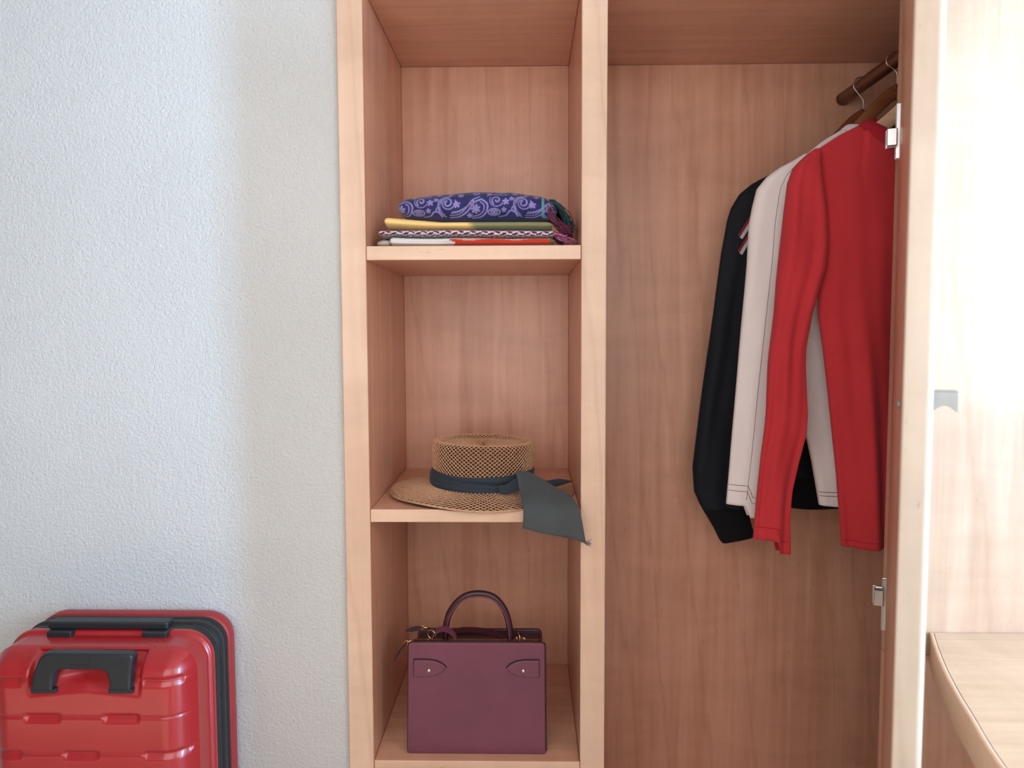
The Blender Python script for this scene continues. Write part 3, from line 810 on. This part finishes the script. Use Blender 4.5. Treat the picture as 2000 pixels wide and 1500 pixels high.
# ------------------------------------------------------------------ hangers and clothes
RODX, RODZ = .780, 1.783
def hanger(label, y, peak, arm, mat, tip, half):
    """contoured wooden hanger: arm = list of (x,z) of the top edge from the neck to the left end"""
    T = thing('coat_hanger', label, 'hanger', (RODX, y, RODZ-.10), 'hangers on the clothes rod')
    L = spline(arm, 26); R2 = [(2*RODX-p[0], p[1]) for p in L][::-1]
    path = [tuple(p) for p in L[::-1]]+R2[1:] if False else [tuple(p) for p in list(L)[::-1]]+[tuple(p) for p in [(2*RODX-q[0], q[1]) for q in L][1:]]
    V = []; n = len(path)
    for i, (x, z) in enumerate(path):
        a = np.array(path[max(i-1, 0)]); b2 = np.array(path[min(i+1, n-1)]); t = (b2-a)/np.linalg.norm(b2-a); nn = np.array((-t[1], t[0]))
        if nn[1] < 0: nn = -nn
        w_ = half*(1-.35*abs(2*i/(n-1)-1)**2)
        yo = y
        for k in range(10):
            th = 2*PI*k/10
            q = np.array((x, z))-nn*half*.8+nn*w_*.5*math.copysign(abs(math.sin(th))**.6, math.sin(th))*1.6
            V.append((q[0], yo+.0055*math.copysign(abs(math.cos(th))**.6, math.cos(th)), q[1]))
    from_py('hanger_body', V, grid_faces(10, n, True)+[tuple(range(10))[::-1], tuple((n-1)*10+k for k in range(10))], mat, T)
    hk = [(RODX+.003, y, peak-.012), (RODX+.003, y, peak+.018), (RODX-.003, y, peak+.040), (RODX-.0185, y, RODZ+.001), (RODX-.0205, y, RODZ+.012), (RODX-.0150, y, RODZ+.0225), (RODX-.004, y, RODZ+.0275), (RODX+.010, y, RODZ+.0255), (RODX+.019, y, RODZ+.014), (RODX+.0215, y, RODZ+.002)]
    hk = [(x, y, RODZ+(z-RODZ)-.0100 if z > RODZ-.03 else z) for x, y, z in hk]
    tube('hook', spline(hk, 50), .00145, CHROME, T, 8)
    return T
hanger('wooden hanger inside the red shirt, coloured pale as if lit', .100, 1.700, [(RODX, 1.702), (.765, 1.690), (.740, 1.665), (.705, 1.636), (.66, 1.606), (.605, 1.566)], LIT_HANGER_W, None, .020)
hanger('wooden hanger holding the white shirt, browned as if in shade', .185, 1.733, [(RODX, 1.735), (.758, 1.720), (.726, 1.690), (.700, 1.662), (.66, 1.625), (.570, 1.562)], SHADED_HANGER_W, None, .018)
hanger('brown wooden hanger of the black jacket, nearest the back panel', .355, 1.725, [(RODX, 1.728), (.753, 1.711), (.715, 1.672), (.68, 1.634), (.62, 1.588), (.565, 1.555)], SHADED_HANGER_W, None, .018)

def body_mesh(yc, hem, side, shoulder, neck_hw, front_dip, back_dip, th, rip, seed, nu=90, nv=150, hemwave=.004):
    """left half outline mirrored about the rod. side: (z, half width); shoulder: (half x, z)"""
    rs = np.random.RandomState(seed); ph = rs.rand(12)*6.28
    ztip = max(z for z, _ in side); hwtip = interp(ztip, side)
    def top(ax, front):
        z = interp(ax, shoulder)
        if ax < neck_hw:
            q = 1-(ax/neck_hw)**1.35
            z = interp(neck_hw, shoulder)-(front_dip if front else back_dip)*max(q, 0)
        return z
    def pt(u, v, front):
        ax0 = abs(u)*hwtip
        zt = top(ax0, front)
        z0 = hem+hemwave*math.sin(u*4+ph[0])
        z = z0+(zt-z0)*v
        hw_ = interp(min(z, ztip), side)
        x = RODX+u*hw_
        edge = math.sqrt(max(0, 1-abs(u)**2.6))
        topk = 1-.55*sm(max(0, (v-.80)/.20)) if ax0 > neck_hw*.9 else 1-.25*sm(max(0, (v-.75)/.25))
        fall = sm(min(1, (1-v)*1.6))
        r = rip*fall*(math.sin(u*7+ph[1]+z*2.5)+.6*math.sin(u*13+ph[2]-z*4)+.35*math.sin(u*23+ph[3]+z*6))
        y = yc+(-1 if front else 1)*th*edge*topk+r*edge
        return np.array((x, y, z))
    V, F = [], []
    for front in (True, False):
        base = len(V)
        for j in range(nv):
            for i in range(nu): V.append(pt(-1+2*i/(nu-1), j/(nv-1), front))
        F += [tuple(q+base for q in f) for f in grid_faces(nu, nv)]
    return V, F, pt
def sleeve_mesh(yc, rows, th, rip, seed, mirror, skew=0.0, nc=44, nr=150, ycurve=None, step=None):
    """rows: (z, x_outer, x_inner) from the shoulder down; flattened tube, open cuff"""
    rs = np.random.RandomState(seed); ph = rs.rand(8)*6.28
    zs_ = [r[0] for r in rows]; zt_, zb_ = max(zs_), min(zs_)
    def pt(k, j):
        v = j/(nr-1); z = zt_+(zb_-zt_)*(v**1.25)
        xo = interp(z, [(r[0], r[1]) for r in rows]); xi = interp(z, [(r[0], r[2]) for r in rows])
        a = 2*PI*k/nc; ca, sa = math.cos(a), math.sin(a)
        u = math.copysign(abs(ca)**.8, ca)
        x = (xo+xi)/2+u*(xi-xo)/2
        t = th*min(1, .35+v*6)*(1-.25*v)
        fold = rip*(math.sin(u*5+ph[0]+z*5)+.7*math.sin(u*9+ph[1]-z*7)+.4*math.sin(z*28+u*3+ph[2]))*min(1, v*3)
        y = yc+(ycurve(v) if ycurve else 0)+t*math.copysign(abs(sa)**.75, sa)+fold
        zz = z+skew*sm(max(0, (v-.6)/.4))*u
        if step: zz -= step[1]*ss(step[0]-.10, step[0]+.10, u)*sm(max(0, (v-.55)/.45))-(0 if u > step[0] else 0)
        if mirror: x = 2*RODX-x
        return np.array((x, y, zz))
    V = [pt(k, j) for j in range(nr) for k in range(nc)]
    return V, grid_faces(nc, nr, True), pt
def solid(o, t=.0016):
    m = o.modifiers.new('thickness', 'SOLIDIFY'); m.thickness = t; m.offset = 0
    return o
def collar(name, yc, hw_, z_side, dip_f, dip_b, th, band, mat, parent, dy=.0):
    V = []; n = 72
    for i in range(n):
        a = 2*PI*i/n; ca, sa = math.cos(a), math.sin(a)
        q = abs(sa); dip = dip_f if sa < 0 else dip_b
        x = RODX+hw_*ca; y = yc+th*sa*1.05; z = z_side-dip*(1-abs(ca)**1.35)
        nx, nz = ca*.65, q*.75+.35
        for w_, o_ in ((-.004, .0015), (-.002, .0032), (band*.5, .0034), (band, .0022), (band, -.0008), (band*.5, .0004), (-.004, -.0005)):
            V.append((x-nx*w_*.75, y+sa*o_-0*dy, z+w_*nz))
    F = []
    for i in range(n):
        for k in range(6):
            a0 = i*7+k; b0 = ((i+1) % n)*7+k
            F.append((a0, b0, b0+1, a0+1))
    return from_py(name, V, F, mat, parent)

def hem_line(pt_list, mat, parent, name='stitching', r=.0006, off=-.0012):
    return tube(name, [p+np.array((0, off, 0)) for p in pt_list], r, mat, parent, 5)

# red long-sleeved shirt, front of the row
RED_C = cloth('red_cotton', (192, 52, 58), 1000, .08, .9, .05); RED_D = cloth('red_rib', (164, 30, 44), 700, .08, .9, .05)
T = thing('hanging_shirt', 'red long-sleeved crew-neck shirt at the front of the rail', 'shirt', (RODX, .10, .75), 'clothes on the rail')
X = lambda *xs: [(z, RODX-x) for z, x in xs]
V, F, pt = body_mesh(.100, .765, X((1.580, .588), (1.54, .580), (1.462, .596), (1.35, .603), (1.292, .597), (1.248, .597), (1.178, .609), (1.05, .626), (.914, .643), (.758, .658)),
                     [(0, 1.655), (.112, 1.626), (.150, 1.607), (.195, 1.578), (.25, 1.55)], .112, .066, .010, .024, .009, 11)
solid(from_py('shirt_body', V, F, RED_C, T))
hem_line([pt(u, .018, True) for u in np.linspace(-.97, .97, 60)], RED_D, T)
rows = [(1.577, .5770, .5870), (1.566, .562, .5900), (1.555, .5500, .5880), (1.541, .5365, .5885), (1.510, .5260, .5930), (1.453, .5200, .6020), (1.386, .5150, .6080), (1.340, .511, .6050), (1.303, .5080, .5930), (1.248, .504, .5780), (1.178, .4965, .5670), (1.145, .494, .5670), (1.052, .491, .5720), (1.015, .488, .5700), (.959, .482, .556), (.905, .478, .545), (.859, .474, .5420), (.781, .468, .5440)]
for mir in (False, True):
    V, F, sp_ = sleeve_mesh(.084, rows, .021, .0042, 21, mir, skew=-.003, step=(.29, .027))
    solid(from_py('sleeve', V, F, RED_C, T))
    hem_line([sp_(22+k, 145) for k in range(23)], RED_D, T, r=.0008)
collar('collar', .100, .112, 1.626, .066, .008, .0245, .024, RED_D, T)

# white long-sleeved shirt behind it
WHI_C = cloth('white_cotton', (232, 221, 217), 1000, .1, .9, .03); WHI_S = cloth('maroon_thread', (120, 50, 58), 1000)
T = thing('hanging_shirt', 'off-white long-sleeved shirt with dark hem stitching, second on the rail', 'shirt', (RODX, .185, .80), 'clothes on the rail')
V, F, pt = body_mesh(.188, .832, X((1.570, .560), (1.50, .560), (1.35, .575), (1.20, .580), (1.014, .602), (.93, .622), (.825, .642)),
                     [(0, 1.65), (.110, 1.640), (.147, 1.618), (.192, 1.582), (.235, 1.562), (.27, 1.545)], .110, .030, .010, .022, .005, 12)
solid(from_py('shirt_body', V, F, WHI_C, T))
for v in (.030, .041): hem_line([pt(u, v, True) for u in np.linspace(-.98, .98, 80)], WHI_S, T, r=.0007)
rows = [(1.585, .585, .592), (1.570, .560, .598), (1.558, .536, .600), (1.538, .508, .600), (1.513, .488, .600), (1.475, .479, .600), (1.439, .473, .598), (1.358, .470, .592), (1.235, .461, .575), (1.057, .449, .555), (.915, .440, .540), (.835, .434, .530)]
for mir in (False, True):
    V, F, sp_ = sleeve_mesh(.170, rows, .018, .0022, 22, mir, skew=-.002, step=(-.10, .026))
    solid(from_py('sleeve', V, F, WHI_C, T))
    for j in (142, 144): hem_line([sp_(22+k, j) for k in range(23)], WHI_S, T, r=.0006)
    hem_line([sp_(32, j) for j in range(12, 148)], WHI_S, T, name='sleeve_seam', r=.0005)
collar('collar', .188, .110, 1.642, .030, .008, .0205, .017, WHI_C, T)

# black track jacket at the back
BLK_C = cloth('black_jersey', (20, 23, 30), 900, .06, .7, .08); BLK_R = cloth('black_rib_knit', (14, 15, 18), 500, .05, .85, .05)
WHI_B = cloth('white_braid', (196, 190, 192), 900); RED_B = cloth('red_braid', (140, 36, 52), 900)
T = thing('hanging_jacket', 'black track jacket with white and red chest stripes, rearmost on the rail', 'jacket', (RODX, .35, .72), 'clothes on the rail')
V, F, pt = body_mesh(.350, .862, X((1.560, .545), (1.50, .540), (1.30, .555), (1.10, .560), (.95, .570), (.86, .585)),
                     [(0, 1.66), (.100, 1.632), (.145, 1.605), (.200, 1.578), (.235, 1.562), (.30, 1.53)], .100, .020, .008, .024, .004, 13)
solid(from_py('jacket_body', V, F, BLK_C, T))
V = []
for j, (z, k) in enumerate(((.868, 1.0), (.862, 1.01), (.83, .985), (.795, .97), (.789, .96), (.790, .93))):
    for i in range(72):
        a = 2*PI*i/72
        V.append((RODX+.190*k*math.cos(a), .350+.0235*k*math.copysign(abs(math.sin(a))**.8, math.sin(a)), z+.002*math.sin(i*.5)))
from_py('hem_rib', V, grid_faces(72, 6, True), BLK_R, T)
rows = [(1.572, .560, .568), (1.562, .540, .572), (1.551, .520, .575), (1.529, .493, .576), (1.497, .474, .576), (1.467, .465, .575), (1.396, .453, .570), (1.253, .436, .560), (1.033, .408, .540), (.960, .400, .535), (.889, .393, .530), (.832, .397, .526), (.800, .411, .522), (.786, .4200, .5180)]
cuff = [(.792, .4165, .5200), (.775, .4270, .5260), (.745, .445, .534), (.722, .460, .5400), (.716, .466, .5420)]
for mir in (False, True):
    V, F, sp_ = sleeve_mesh(.330, rows, .020, .0030, 23, mir)
    solid(from_py('sleeve', V, F, BLK_C, T))
    V, F, cp_ = sleeve_mesh(.330, cuff, .0205, .0006, 24, mir, nr=24, skew=.008)
    solid(from_py('cuff', V, F, BLK_R, T), .003)
    # slanting braid on the front of the sleeve
    for (xa, za), (xb, zb_) in (((.5500, 1.519), (.4930, 1.426)), ((.5500, 1.490), (.4930, 1.390))):
        for mt, off, wd in ((WHI_B, 0, .0075), (RED_B, (.0075 if za > 1.44 else -.0075), .0050)):
            P = []
            for t in np.linspace(0, 1, 8):
                z = za+(zb_-za)*t+off*.75; x = xa+(xb-xa)*t-off*.65
                # sample the sleeve surface at this height
                j = int(round(149*((1.572-z)/(1.572-.786))**(1/1.25)))
                best = min((sp_(k, j) for k in range(22, 44)), key=lambda q: abs((2*RODX-q[0] if mir else q[0])-x))
                P.append((2*RODX-x if mir else x, best[1]-.0020, z))
            strip('chest_stripe', P, wd, mt, T, .0008, wdir=(.8, 0, -.6) if not mir else (-.8, 0, -.6))
collar('collar', .350, .100, 1.634, .020, .006, .0215, .030, BLK_R, T)
